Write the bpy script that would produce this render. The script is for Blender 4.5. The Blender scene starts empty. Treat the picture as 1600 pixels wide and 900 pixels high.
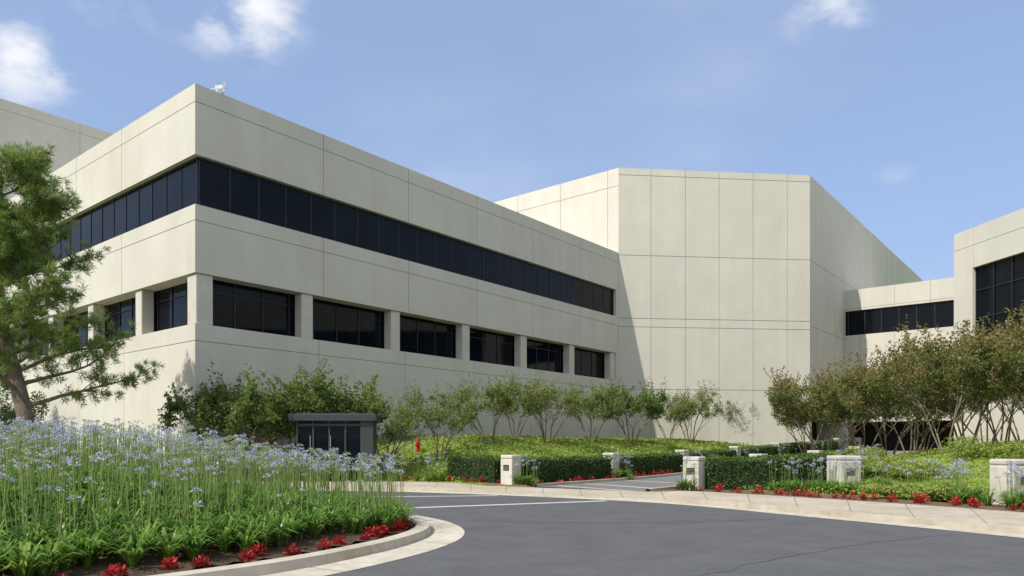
import bpy, math, random
import numpy as np
from mathutils import Vector
R=np.random.default_rng(7); random.seed(7)
sc=bpy.context.scene
COL=sc.collection
# ---------------------------------------------------------------- materials
def newmat(name):
    m=bpy.data.materials.new(name); m.use_nodes=True
    nt=m.node_tree; b=nt.nodes['Principled BSDF']; return m,nt,b
def N(nt,t,**k):
    n=nt.nodes.new(t)
    for a,v in k.items(): setattr(n,a,v)
    return n
def ramp(nt,fac,stops):
    r=N(nt,'ShaderNodeValToRGB'); e=r.color_ramp.elements
    e[0].position=stops[0][0]; e[0].color=(*stops[0][1],1)
    e[1].position=stops[-1][0]; e[1].color=(*stops[-1][1],1)
    for p,c in stops[1:-1]:
        x=e.new(p); x.color=(*c,1)
    nt.links.new(fac,r.inputs[0]); return r
def noise(nt,scale,detail=4,vec=None,stretch=None,rough=.55):
    n=N(nt,'ShaderNodeTexNoise'); n.inputs['Scale'].default_value=scale; n.inputs['Detail'].default_value=detail
    n.inputs['Roughness'].default_value=rough
    tc=N(nt,'ShaderNodeTexCoord'); out=tc.outputs['Object']
    if stretch:
        mp=N(nt,'ShaderNodeMapping'); mp.inputs['Scale'].default_value=stretch
        nt.links.new(out,mp.inputs[0]); out=mp.outputs[0]
    nt.links.new(out,n.inputs['Vector']); return n
def mixc(nt,mode,fac,a,b):
    m=N(nt,'ShaderNodeMix',data_type='RGBA',blend_type=mode)
    if isinstance(fac,(int,float)): m.inputs[0].default_value=fac
    else: nt.links.new(fac,m.inputs[0])
    for i,v in ((6,a),(7,b)):
        if isinstance(v,tuple): m.inputs[i].default_value=(*v,1)
        else: nt.links.new(v,m.inputs[i])
    return m.outputs[2]
def bump(nt,b,h,strength=.2,dist=.02):
    bp=N(nt,'ShaderNodeBump'); bp.inputs['Strength'].default_value=strength; bp.inputs['Distance'].default_value=dist
    nt.links.new(h,bp.inputs['Height']); nt.links.new(bp.outputs[0],b.inputs['Normal'])
def surf(name,c1,c2,scale,rough=.9,c3=None,bscale=None,bstr=.3,bdist=.02,streak=False,spec=.3,stain=None):
    m,nt,b=newmat(name)
    n=noise(nt,scale,6)
    r=ramp(nt,n.outputs[0],[(.3,c1),(.7,c2)])
    col=r.outputs[0]
    if streak:
        s=noise(nt,1.0,5,stretch=(.9,.9,.05)); rs=ramp(nt,s.outputs[0],[(.38,(.93,.925,.915)),(.6,(1,1,1))])
        col=mixc(nt,'MULTIPLY',.7,col,rs.outputs[0])
        s2=noise(nt,.12,2); rs2=ramp(nt,s2.outputs[0],[(.3,(.94,.94,.935)),(.7,(1.0,1.0,1.0))])
        col=mixc(nt,'MULTIPLY',1.0,col,rs2.outputs[0])
    if c3:
        n3=noise(nt,scale*.13,3); r3=ramp(nt,n3.outputs[0],[(.35,c3),(.65,(1,1,1))])
        col=mixc(nt,'MULTIPLY',1.0,col,r3.outputs[0])
    if stain:
        n4=noise(nt,stain,5,rough=.7); r4=ramp(nt,n4.outputs[0],[(.60,(1,1,1)),(.72,(.80,.80,.80))])
        col=mixc(nt,'MULTIPLY',1.0,col,r4.outputs[0])
        n5=noise(nt,220,2); r5=ramp(nt,n5.outputs[0],[(.35,(.86,.86,.86)),(.7,(1.16,1.16,1.15))])
        col=mixc(nt,'MULTIPLY',1.0,col,r5.outputs[0])
    nt.links.new(col,b.inputs['Base Color']); b.inputs['Roughness'].default_value=rough
    b.inputs['Specular IOR Level'].default_value=spec
    if bscale:
        nb=noise(nt,bscale,4); bump(nt,b,nb.outputs[0],bstr,bdist)
    return m
def leafmat(name,stops,trans=.35,rough=.5,spec=.3):
    m,nt,b=newmat(name)
    a=N(nt,'ShaderNodeAttribute',attribute_name='tint')
    r=ramp(nt,a.outputs['Fac'],stops)
    nt.links.new(r.outputs[0],b.inputs['Base Color']); b.inputs['Roughness'].default_value=rough
    b.inputs['Specular IOR Level'].default_value=spec
    t=N(nt,'ShaderNodeBsdfTranslucent'); nt.links.new(r.outputs[0],t.inputs[0])
    mx=N(nt,'ShaderNodeMixShader'); mx.inputs[0].default_value=trans
    nt.links.new(b.outputs[0],mx.inputs[1]); nt.links.new(t.outputs[0],mx.inputs[2])
    nt.links.new(mx.outputs[0],nt.nodes['Material Output'].inputs[0]); return m
def plain(name,c,rough=.5,metal=0,spec=.5):
    m,nt,b=newmat(name); n=noise(nt,6,3)
    r=ramp(nt,n.outputs[0],[(.3,tuple(x*.88 for x in c)),(.7,tuple(min(1,x*1.08) for x in c))])
    nt.links.new(r.outputs[0],b.inputs['Base Color'])
    b.inputs['Roughness'].default_value=rough; b.inputs['Metallic'].default_value=metal
    b.inputs['Specular IOR Level'].default_value=spec; return m
M_conc=surf('painted_concrete',(.590,.560,.488),(.635,.606,.532),.6,.85,bscale=30,bstr=.12,bdist=.01,streak=True)
M_joint=plain('joint_sealant',(.30,.285,.25),.9)
M_col=surf('column_concrete',(.52,.49,.425),(.60,.57,.50),1.5,.85,bscale=40,bstr=.2,bdist=.01)
def glassm():
    m,nt,b=newmat('dark_glass')
    n=noise(nt,.5,2); r=ramp(nt,n.outputs[0],[(.3,(.003,.004,.007)),(.7,(.006,.009,.014))])
    nt.links.new(r.outputs[0],b.inputs['Base Color']); b.inputs['Roughness'].default_value=.04
    b.inputs['IOR'].default_value=1.33; b.inputs['Specular IOR Level'].default_value=.28
    nb=noise(nt,.7,1); bump(nt,b,nb.outputs[0],.08,.05); return m
M_glass=glassm()
M_frame=plain('dark_metal_frame',(.012,.014,.017),.45)
M_dark=plain('dark_interior',(.008,.008,.008),.9)
M_asph=surf('asphalt',(.098,.099,.102),(.118,.119,.122),9,.88,c3=(.84,.84,.84),bscale=120,bstr=.35,bdist=.006,spec=.25,stain=.45)
M_asph2=surf('driveway_asphalt',(.16,.16,.158),(.20,.20,.195),8,.9,c3=(.85,.85,.85),bscale=90,bstr=.3,bdist=.006,spec=.2)
M_kerb=surf('kerb_concrete',(.44,.395,.31),(.55,.505,.415),5,.9,c3=(.82,.79,.74),bscale=60,bstr=.25,bdist=.006,stain=1.4)
M_paint=plain('pale_concrete_line',(.52,.51,.47),.9)
M_soil=surf('mulch_soil',(.04,.025,.015),(.13,.085,.055),14,.95,bscale=25,bstr=1,bdist=.05)
M_bark=surf('bark',(.10,.075,.055),(.22,.175,.13),6,.9,bscale=14,bstr=.6,bdist=.03)
M_bark2=surf('crape_bark',(.12,.09,.06),(.29,.225,.165),5,.85)
M_pillar=surf('pillar_concrete',(.54,.51,.44),(.65,.62,.55),4,.85,c3=(.87,.86,.83),bscale=50,bstr=.2,bdist=.006,stain=3)
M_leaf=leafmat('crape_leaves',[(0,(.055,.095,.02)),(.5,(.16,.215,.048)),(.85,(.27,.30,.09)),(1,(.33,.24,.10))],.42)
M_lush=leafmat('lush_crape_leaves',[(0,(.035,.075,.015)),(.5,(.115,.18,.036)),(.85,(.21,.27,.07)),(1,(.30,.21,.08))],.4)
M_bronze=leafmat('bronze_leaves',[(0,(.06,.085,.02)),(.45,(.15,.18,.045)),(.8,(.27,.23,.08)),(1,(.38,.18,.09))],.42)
M_pine=leafmat('pine_needles',[(0,(.06,.12,.02)),(.5,(.17,.26,.05)),(1,(.32,.39,.11))],.42)
M_hedge=leafmat('hedge_leaves',[(0,(.025,.06,.010)),(.6,(.075,.14,.026)),(1,(.16,.23,.05))],.28)
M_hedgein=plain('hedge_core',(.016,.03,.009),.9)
M_gc=leafmat('ground_cover_leaves',[(0,(.10,.165,.022)),(.5,(.24,.32,.055)),(1,(.39,.43,.11))],.38)
M_strap=leafmat('strap_leaves',[(0,(.055,.13,.018)),(.5,(.15,.285,.038)),(1,(.32,.44,.10))],.38,.35,.5)
M_stalk=leafmat('flower_stalks',[(0,(.20,.31,.07)),(1,(.40,.49,.17))],.28)
M_umbel=leafmat('lavender_florets',[(0,(.32,.40,.17)),(.3,(.46,.50,.42)),(.55,(.44,.44,.68)),(1,(.62,.60,.86))],.35)
M_red=leafmat('red_bedding_leaves',[(0,(.10,.010,.008)),(.5,(.40,.025,.022)),(1,(.75,.09,.07))],.3)
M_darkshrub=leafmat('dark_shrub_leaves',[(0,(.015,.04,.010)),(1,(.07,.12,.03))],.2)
M_booth=plain('booth_grey_metal',(.04,.054,.052),.5,0,.3)
M_redpaint=plain('red_paint',(.5,.02,.015),.4)
M_steel=plain('galvanised_steel',(.35,.36,.36),.4,.6)
M_white=plain('white_metal',(.75,.75,.73),.45)
# ---------------------------------------------------------------- mesh helpers
def np_mesh(name,V,F,mats,fm=None,tint=None,smooth=False):
    V=np.asarray(V,dtype=np.float32); F=np.asarray(F,dtype=np.int32)
    me=bpy.data.meshes.new(name); k=F.shape[1]
    me.vertices.add(len(V)); me.vertices.foreach_set('co',V.ravel())
    me.loops.add(F.size); me.loops.foreach_set('vertex_index',F.ravel())
    me.polygons.add(len(F)); me.polygons.foreach_set('loop_start',np.arange(0,F.size,k,dtype=np.int32))
    me.polygons.foreach_set('loop_total',np.full(len(F),k,dtype=np.int32))
    for m in mats: me.materials.append(m)
    if fm is not None: me.polygons.foreach_set('material_index',np.asarray(fm,dtype=np.int32))
    if smooth: me.polygons.foreach_set('use_smooth',np.ones(len(F),dtype=bool))
    me.update(calc_edges=True)
    if tint is not None:
        a=me.attributes.new('tint','FLOAT','FACE'); a.data.foreach_set('value',np.asarray(tint,dtype=np.float32))
    return me
def obj(name,me,parent=None,loc=None):
    o=bpy.data.objects.new(name,me); COL.objects.link(o)
    if parent: o.parent=parent
    if loc is not None: o.location=loc
    return o
def empty(name,loc=(0,0,0)):
    o=bpy.data.objects.new(name,None); COL.objects.link(o); o.empty_display_size=.3; o.location=loc; return o
class MB:
    def __init__(s): s.V=[];s.F=[];s.M=[]
    def quad(s,a,b,c,d,m=0):
        i=len(s.V); s.V+= [tuple(a),tuple(b),tuple(c),tuple(d)]; s.F.append((i,i+1,i+2,i+3)); s.M.append(m)
    def poly(s,pts,m=0):
        i=len(s.V); s.V+=[tuple(p) for p in pts]; s.F.append(tuple(range(i,i+len(pts)))); s.M.append(m)
    def box(s,o,ax,ay,az,m=0):
        o=Vector(o);ax=Vector(ax);ay=Vector(ay);az=Vector(az)
        p=[o,o+ax,o+ax+ay,o+ay]; q=[v+az for v in p]
        i=len(s.V); s.V+=[tuple(v) for v in p+q]
        for f in ((0,3,2,1),(4,5,6,7),(0,1,5,4),(1,2,6,5),(2,3,7,6),(3,0,4,7)):
            s.F.append(tuple(i+k for k in f)); s.M.append(m)
    def tube(s,pts,rad,n=6,m=0):
        pts=[Vector(p) for p in pts]; rings=[]
        for k,p in enumerate(pts):
            d=(pts[min(k+1,len(pts)-1)]-pts[max(k-1,0)]).normalized()
            a=d.orthogonal().normalized() if k==0 else (a-d*a.dot(d)).normalized()
            b=d.cross(a); i=len(s.V)
            for j in range(n):
                t=2*math.pi*j/n; s.V.append(tuple(p+(a*math.cos(t)+b*math.sin(t))*rad[k]))
            rings.append(i)
        for k in range(len(pts)-1):
            for j in range(n):
                s.F.append((rings[k]+j,rings[k]+(j+1)%n,rings[k+1]+(j+1)%n,rings[k+1]+j)); s.M.append(m)
        s.F.append(tuple(rings[-1]+j for j in range(n))); s.M.append(m)
    def mesh(s,name,mats,smooth=False):
        me=bpy.data.meshes.new(name); me.from_pydata(s.V,[],s.F)
        for m in mats: me.materials.append(m)
        for p,mi in zip(me.polygons,s.M): p.material_index=mi; p.use_smooth=smooth
        me.update(); return me
def unit(n):
    v=R.normal(size=(n,3)); return v/np.linalg.norm(v,axis=1)[:,None]
def leaves(C,size,asp=.5,a=None):
    n=len(C)
    if a is None: a=unit(n)
    b=np.cross(a,unit(n)); b/=np.linalg.norm(b,axis=1)[:,None]+1e-9
    s=np.broadcast_to(size,(n,))[:,None]
    V=np.empty((n,4,3)); V[:,0]=C-a*s; V[:,1]=C+b*s*asp; V[:,2]=C+a*s; V[:,3]=C-b*s*asp
    return V.reshape(-1,3),np.arange(n*4).reshape(n,4)
def merge(parts):
    Vs=[];Fs=[];o=0
    for V,F in parts: Vs.append(V);Fs.append(F+o);o+=len(V)
    return np.concatenate(Vs),np.concatenate(Fs)
def bevel(o,w=.02,seg=2):
    m=o.modifiers.new('bevel','BEVEL'); m.width=w; m.segments=seg; m.limit_method='ANGLE'
def S(x): x=np.clip(x,0,1); return x*x*(3-2*x)
def catmull(P,n=8):
    P=[np.array(p,float) for p in P]; out=[]
    for i in range(len(P)-1):
        p0=P[max(i-1,0)];p1=P[i];p2=P[i+1];p3=P[min(i+2,len(P)-1)]
        for k in range(n):
            t=k/n
            out.append(.5*((2*p1)+(-p0+p2)*t+(2*p0-5*p1+4*p2-p3)*t*t+(-p0+3*p1-3*p2+p3)*t**3))
    out.append(P[-1]); return np.array(out)
def polydist(px,py,L):
    d=np.full(px.shape,1e9)
    for a,b in zip(L[:-1],L[1:]):
        ab=b-a; l=ab@ab+1e-12
        t=np.clip(((px-a[0])*ab[0]+(py-a[1])*ab[1])/l,0,1)
        d=np.minimum(d,np.hypot(px-a[0]-t*ab[0],py-a[1]-t*ab[1]))
    return d
def inside(px,py,L):
    r=np.zeros(px.shape,bool); n=len(L)
    for i in range(n):
        x1,y1=L[i];x2,y2=L[(i+1)%n]
        c=((y1>py)!=(y2>py)); 
        with np.errstate(divide='ignore',invalid='ignore'):
            xi=(x2-x1)*(py-y1)/(y2-y1+1e-12)+x1
        r^= c&(px<xi)
    return r
# ---------------------------------------------------------------- site geometry
Dv=np.array([.8106,1.0]); Dn=Dv/np.linalg.norm(Dv); RN=np.array([Dn[1],-Dn[0]])
Lv=np.array([-1.233,1.0]); Ln=Lv/np.linalg.norm(Lv)
P1=np.array([-.05,30.6])
def PL(t,o=0): return P1+Dv*t+RN*o
Fc=catmull([(-70,31),(-30,30),(-15,29),(-6,28),(-2.4,26.8),(1.5,24.6),(5.1,21.7),(7.7,17.6),(10,13.6),(12,9),(13.5,3),(14,-5),(14,-40)])
Bc=catmull([(-70,35),(-30,34.5),(-15,33.5),(-6,32.6),(-2.6,31.3),(1.8,28.8),(6,25.8),(9.5,21.7),(12.25,17.2),(14.8,11),(16.8,4),(17.5,-5),(17.5,-40)])
def rampz(t): return 1.25*S((t-4)/42)
def ground(x,y):
    x=np.asarray(x,float);y=np.asarray(y,float)
    bi=np.interp(x,np.maximum.accumulate(Bc[:,0]),Bc[:,1])
    bey=(x>17.45)|(y>bi)
    d=polydist(x,y,Bc)
    o=(x-P1[0])*RN[0]+(y-P1[1])*RN[1]
    t=((x-P1[0])*Dv[0]+(y-P1[1])*Dv[1])/(Dv@Dv)
    r=rampz(t)
    dl=np.minimum(d,.9-o); dr=np.minimum(d-3,o-6.7)
    hl=.10+r+(2.05-r)*S(dl/11)
    hr=.10+r+np.maximum(0,1.5-.6*r)*S(dr/10)
    h=np.where(o<.9,hl,np.where(o>6.7,hr,r-.04))
    h=np.where((o>=.9)&(o<=6.7)&(d<2),np.minimum(h,0.0),h)
    return np.where(bey,h,-.06),d,bey,o,t
xs=np.concatenate([[-3000,-600,-150],np.arange(-70,75.01,.5),[150,600,3000]])
ys=np.concatenate([[-3000,-600,-100],np.arange(-40,115.01,.5),[200,700,4000]])
X,Y=np.meshgrid(xs,ys); Z,D,BEY,O,T=ground(X,Y)
Z=np.where((np.abs(X)>100)|(Y<-41)|(Y>120),-.06,Z)
n1,n2=X.shape
idx=np.arange(n1*n2).reshape(n1,n2)
F=np.stack([idx[:-1,:-1],idx[:-1,1:],idx[1:,1:],idx[1:,:-1]],-1).reshape(-1,4)
V=np.stack([X,Y,Z],-1).reshape(-1,3)
m,nt,b=newmat('lawn_and_soil')
a=N(nt,'ShaderNodeAttribute',attribute_name='soil')
g=noise(nt,7,6); gr=ramp(nt,g.outputs[0],[(.3,(.10,.17,.028)),(.5,(.20,.28,.05)),(.7,(.31,.37,.085))])
g2=noise(nt,.35,3); gr2=ramp(nt,g2.outputs[0],[(.35,(.75,.8,.7)),(.65,(1.05,1.0,.95))])
gc=mixc(nt,'MULTIPLY',1,gr.outputs[0],gr2.outputs[0])
s=noise(nt,11,6); sr=ramp(nt,s.outputs[0],[(.3,(.08,.052,.032)),(.7,(.22,.155,.105))])
cc=mixc(nt,'MIX',a.outputs['Fac'],gc,sr.outputs[0]); nt.links.new(cc,b.inputs['Base Color']); b.inputs['Roughness'].default_value=.95
b.inputs['Specular IOR Level'].default_value=.1
bump(nt,b,g.outputs[0],.8,.08); M_ground=m
me=np_mesh('ground',V,F,[M_ground],smooth=True)
soil=((D<2.2)&BEY&(X>-1.5))|((O>.5)&(O<7.1)&BEY)|((O>-1.0)&(O<1.3)&BEY)
at=me.attributes.new('soil','FLOAT','POINT'); at.data.foreach_set('value',soil.astype(np.float32).ravel())
obj('ground',me)
def gz(x,y): return float(ground(np.array([x]),np.array([y]))[0][0])
mb=MB(); pts=[(p[0],p[1],.0) for p in Fc]+[(-70,-40,0)]
mb.poly(pts); obj('road',mb.mesh('road',[M_asph]))
def strip(A,Bp,zA,zB,mat,name,parent=None):
    n=len(A); V=np.zeros((2*n,3)); V[:n,:2]=A;V[n:,:2]=Bp;V[:n,2]=zA;V[n:,2]=zB
    F=np.array([(i,i+1,n+i+1,n+i) for i in range(n-1)])
    me=np_mesh(name,V,F,[mat],smooth=True)
    L=np.concatenate([[0],np.cumsum(np.hypot(*np.diff((A+Bp)/2,axis=0).T))])
    uv=me.uv_layers.new(name='UVMap'); lv=np.zeros(len(me.loops),dtype=np.int32); me.loops.foreach_get('vertex_index',lv)
    W=np.hypot(*(A-Bp).T).mean(); U=np.concatenate([L,L]); Vv=np.concatenate([np.zeros(n),np.full(n,W)])
    uv.data.foreach_set('uv',np.stack([U[lv],Vv[lv]],-1).astype(np.float32).ravel())
    return obj(name,me,parent)
def offs(L,w):
    t=np.gradient(L,axis=0); t/=np.linalg.norm(t,axis=1)[:,None]
    return L+np.stack([t[:,1],-t[:,0]],-1)*w
def slab(name,base1,base2,step):
    m,nt,b=newmat(name)
    n=noise(nt,4,6); r=ramp(nt,n.outputs[0],[(.3,base1),(.7,base2)])
    n3=noise(nt,.5,4); r3=ramp(nt,n3.outputs[0],[(.35,(.80,.78,.74)),(.65,(1,1,1))])
    c=mixc(nt,'MULTIPLY',1,r.outputs[0],r3.outputs[0])
    n4=noise(nt,1.7,6,rough=.7); r4=ramp(nt,n4.outputs[0],[(.58,(1,1,1)),(.72,(.78,.76,.72))])
    c=mixc(nt,'MULTIPLY',1,c,r4.outputs[0])
    uv=N(nt,'ShaderNodeUVMap'); sp=N(nt,'ShaderNodeSeparateXYZ'); nt.links.new(uv.outputs[0],sp.inputs[0])
    md=N(nt,'ShaderNodeMath',operation='MODULO'); nt.links.new(sp.outputs[0],md.inputs[0]); md.inputs[1].default_value=step
    lt=N(nt,'ShaderNodeMath',operation='LESS_THAN'); nt.links.new(md.outputs[0],lt.inputs[0]); lt.inputs[1].default_value=.03
    c=mixc(nt,'MIX',lt.outputs[0],c,(.2,.18,.15)); nt.links.new(c,b.inputs['Base Color']); b.inputs['Roughness'].default_value=.9
    b.inputs['Specular IOR Level'].default_value=.2
    return m
M_slab=slab('sidewalk_concrete',(.42,.36,.28),(.51,.45,.36),1.6)
M_gut=slab('gutter_concrete',(.48,.435,.355),(.59,.545,.455),3.0)
def hk(L):
    dd=np.hypot(L[:,0]-2.8,L[:,1]-26); return .025+.09*S((dd-3.6)/1.6)
pav=empty('sidewalk')
h=hk(Fc)
inn=offs(Fc,-.16)
strip(Bc,inn,h+.004,h+.004,M_slab,'paving',pav)
strip(inn,Fc,h+.012,h+.008,M_kerb,'kerb_top',pav)
strip(Fc,Fc+0.0001,h+.008,0*h-.02,M_kerb,'kerb_face',pav)
strip(offs(Fc,0.004),offs(Fc,.6),0*h+.006,0*h+.006,M_gut,'gutter',pav)
def line(a,bp,w,z,mat,name,n=10,parent=None,bow=0,wig=0):
    a=np.array(a,float);bp=np.array(bp,float); t=np.linspace(0,1,n)[:,None]; L=a+(bp-a)*t
    dd=(bp-a)/np.linalg.norm(bp-a); L=L+np.array([dd[1],-dd[0]])*(bow*(4*t*(1-t))+wig*R.normal(0,1,(n,1)))
    return strip(offs(L,-w/2),offs(L,w/2),z,z,mat,name,parent)
line((-8,17.6),(2.9,22.5),.28,.0045,M_paint,'concrete_swale')
line((-9,23.6),(-.5,24.9),.22,.0045,M_paint,'concrete_swale')
M_patch=surf('asphalt_patch',(.08,.081,.083),(.095,.096,.098),8,.9,spec=.2)
line((-.2,16.2),(6.2,17.0),.03,.004,M_patch,'road_crack_seal',bow=.5,wig=.05,n=26)
line((2.2,9.2),(8.6,14),.025,.004,M_patch,'road_crack_seal',bow=-.4,wig=.05,n=26)
tt=np.linspace(-1.9,42,90)
Ld=np.array([PL(t,1.3) for t in tt]); Rd=np.array([PL(t,6.3) for t in tt])
def clip_start(L):
    bi=np.interp(L[:,0],Bc[:,0],Bc[:,1]); k=np.argmax(L[:,1]>bi-.05); return k
kl=clip_start(Ld); kr=clip_start(Rd)
tL=np.linspace(tt[kl],42,80); tR=np.linspace(tt[kr],42,80)
Ld=np.array([PL(t,1.3) for t in tL]); Rd=np.array([PL(t,6.3) for t in tR])
strip(Ld,Rd,rampz(tL)+.034,rampz(tR)+.034,M_asph2,'driveway')
drk=empty('driveway_kerb')
for LL,tl,sg in ((Ld,tL,-1),(Rd,tR,1)):
    zz=rampz(tl)
    strip(LL,offs(LL,sg*.18),zz+.14,zz+.14,M_kerb,'kerb_top',drk)
    strip(LL,LL,zz+.14,zz-.05,M_kerb,'kerb_face',drk)
    strip(offs(LL,sg*.18),offs(LL,sg*.18),zz+.14,zz-.05,M_kerb,'kerb_back',drk)
for t in (1.0,2.6,5.5):
    a=PL(t,1.5);c=PL(t-1.2,6.2); z=float(rampz(t))+.039
    line(a,c,.3,z,M_gut,'driveway_concrete_band')
# ---------------------------------------------------------------- walls
def wall(P,Q,z0,z1,inpt,ops,vj,hj,name,parent,jw=.035,jd=.02):
    P=np.array(P,float);Q=np.array(Q,float); L=np.linalg.norm(Q-P); d=(Q-P)/L
    n=np.array([-d[1],d[0]]); 
    if n@(np.array(inpt)-P)<0: n=-n
    us={0.,L}; zs={float(z0),float(z1)}
    for o in ops: us|={o[0],min(o[1],L)}; zs|={o[2],o[3]}
    for j in vj: us|={j[0]-jw/2,j[0]+jw/2}; zs|={j[1],j[2]}
    for j in hj: zs|={j-jw/2,j+jw/2}
    us=sorted(u for u in us if -1e-6<=u<=L+1e-6); zs=sorted(z for z in zs if z0-1e-6<=z<=z1+1e-6)
    us=[u for i,u in enumerate(us) if i==0 or u-us[i-1]>1e-4]; zs=[z for i,z in enumerate(zs) if i==0 or z-zs[i-1]>1e-4]
    nu=len(us)-1;nz=len(zs)-1; Dp=np.zeros((nu,nz)); Mt=np.zeros((nu,nz),int)
    for i in range(nu):
        for k in range(nz):
            u=(us[i]+us[i+1])/2; z=(zs[k]+zs[k+1])/2
            for j in hj:
                if abs(z-j)<jw/2: Dp[i,k]=jd;Mt[i,k]=1
            for j in vj:
                if abs(u-j[0])<jw/2 and j[1]<z<j[2]: Dp[i,k]=jd;Mt[i,k]=1
            for o in ops:
                if o[0]<u<o[1] and o[2]<z<o[3]: Dp[i,k]=o[4];Mt[i,k]=o[5]
    mb=MB()
    def pt(u,z,dep): q=P+d*u+n*dep; return (q[0],q[1],z)
    for i in range(nu):
        for k in range(nz):
            if Mt[i,k]>=0:
                mb.quad(pt(us[i],zs[k],Dp[i,k]),pt(us[i+1],zs[k],Dp[i,k]),pt(us[i+1],zs[k+1],Dp[i,k]),pt(us[i],zs[k+1],Dp[i,k]),int(Mt[i,k]))
            if i+1<nu and abs(Dp[i,k]-Dp[i+1,k])>1e-5 and Mt[i,k]!=-2 and Mt[i+1,k]!=-2:
                mb.quad(pt(us[i+1],zs[k],Dp[i,k]),pt(us[i+1],zs[k],Dp[i+1,k]),pt(us[i+1],zs[k+1],Dp[i+1,k]),pt(us[i+1],zs[k+1],Dp[i,k]),0)
            if k+1<nz and abs(Dp[i,k]-Dp[i,k+1])>1e-5 and Mt[i,k]!=-2 and Mt[i,k+1]!=-2:
                mb.quad(pt(us[i],zs[k+1],Dp[i,k]),pt(us[i],zs[k+1],Dp[i,k+1]),pt(us[i+1],zs[k+1],Dp[i,k+1]),pt(us[i+1],zs[k+1],Dp[i,k]),0)
    obj(name,mb.mesh(name,[M_conc,M_joint,M_glass,M_dark]),parent)
    return pt,L,d,n
def bars(mb,pt,u,za,zb,dep,w=.07,th=.08,m=0):
    a=Vector(pt(u-w/2,za,dep-th)); b=Vector(pt(u+w/2,za,dep-th)); c=Vector(pt(u-w/2,za,dep-.003))
    mb.box(a,b-a,c-a,(0,0,zb-za),m)
def hbar(mb,pt,u0,u1,z,dep,w=.07,th=.08,m=0):
    a=Vector(pt(u0,z-w/2,dep-th)); b=Vector(pt(u1,z-w/2,dep-th)); c=Vector(pt(u0,z-w/2,dep-.003))
    mb.box(a,b-a,c-a,(0,0,w),m)
def roof(pts,z,name,parent):
    mb=MB(); mb.poly([(p[0],p[1],z) for p in pts]); obj(name,mb.mesh(name,[M_col]),parent)
C=np.array([-14.83,34.0]); T0=C+Dv*29.8; CL=C+Lv*24
A=empty('office_building')
inA=C+Dv*10+Lv*10
zT,zS1,zW2t,zW2b,zS2,zF,zW1b,zS3=18.69,17.85,15.39,13.05,12.3,9.85,7.45,6.65
r2=.28;r1=.85
for (Q,mod,off,side,nm) in ((T0,6.27,.95,0,'street_wall'),(CL,6.1,1.75,1,'side_wall')):
    L=np.linalg.norm(Q-C); c0=-1 if side==0 else -2
    uend=L-.35
    ops=[(0.,r2,zW2b,zW2t,r2,c0),(r2,uend,zW2b,zW2t,r2,2),(0.,r1,zW1b,zF,r1,c0),(r1,uend,zW1b,zF,r1,2)]
    vj=[]
    for k in range(1,8):
        u=mod*k+off
        if u<L-1: vj+=[(u,zW2t,zT),(u,zF,zW2b),(u-.3,-.5,zW1b)]
    pt,L,d,n=wall(C,Q,-.5,zT,inA,ops,vj,[zS1,zS2,zS3],nm,A)
    fr=MB()
    u=r2+.05
    while u<uend: bars(fr,pt,u,zW2b,zW2t,r2,.05,.03); u+=mod/4
    hbar(fr,pt,r2,uend,zW2t-.05,r2,.08,.06)
    hbar(fr,pt,r2,uend,zW2b+.05,r2,.08,.06)
    u=r1+.05; k=0
    while u<uend: bars(fr,pt,u,zW1b,zF,r1,.05,.05); u+=mod/4
    hbar(fr,pt,r1,uend,zW1b+.06,r1,.1,.06); hbar(fr,pt,r1,uend,zF-.62,r1,.04,.05)
    obj('window_frames',fr.mesh('frames',[M_frame]),A)
    cm=MB()
    for k in range(1,8):
        u=mod*k
        if u>L-.3: break
        w=.72; a=Vector(pt(u-w/2,zW1b+.002,.10)); b_=Vector(pt(u+w/2,zW1b+.002,.10)); c_=Vector(pt(u-w/2,zW1b+.002,r1-.09))
        cm.box(a,b_-a,c_-a,(0,0,zF-zW1b-.004))
    o=obj('columns',cm.mesh('columns',[M_col]),A); bevel(o,.05)
    if side==0:
        n0=n.copy(); d0=d.copy()
    else:
        cm=MB(); e1=Vector((*d0,0)); e2=Vector((*d,0))
        a=Vector((C[0],C[1],zW1b+.002))+e1*.09+e2*.09
        cm.box(a,e1*.85,e2*.85,(0,0,zF-zW1b-.004)); o=obj('corner_column',cm.mesh('corner_column',[M_col]),A); bevel(o,.05)
far=T0+Lv*24
roof([C,T0,far,CL],zT,'roof',A)
wall(T0,far,-.5,zT,inA,[],[],[],'rear_wall_a',A); wall(far,CL,-.5,zT,inA,[],[],[],'rear_wall_b',A)
q=C+Dv*.9-RN*.15
fl=empty('roof_floodlight')
mb=MB(); x,y=q
mb.tube([(x,y,zT-.05),(x,y,zT+.25)],[.03,.03],8)
mb.box((x-.03,y-.05,zT+.2),(.45,.12,.10),(-.08,.2,0),(-.05,0,.16)); 
mb.tube([(x-.75,y-.3,zT),(x-.1,y,zT+.22)],[.025,.025],6)
mb.box((x+.25,y-.1,zT+.02),(.12,.05,0),(-.05,.12,0),(.1,0,.5))
obj('lamp_head',mb.mesh('lamp_head',[M_white]),fl)
Bd=empty('office_building')
S0=CL+Lv*.3; zB=30.8; S1=S0+Dv*45; S2=S0+Lv*25; S3=S1+Lv*25
inB=(S0+S3)/2
vj=[(k*6.27+3,-.5,zB) for k in range(9)]
wall(S0,S1,-.5,zB,inB,[],vj,[zB-.9],'front_wall',Bd); wall(S0,S2,-.5,zB,inB,[],vj[:4],[zB-.9],'side_wall',Bd)
wall(S1,S3,-.5,zB,inB,[],[],[],'rear_wall_a',Bd); wall(S2,S3,-.5,zB,inB,[],[],[],'rear_wall_b',Bd)
roof([S0,S1,S3,S2],zB,'roof',Bd)
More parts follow.
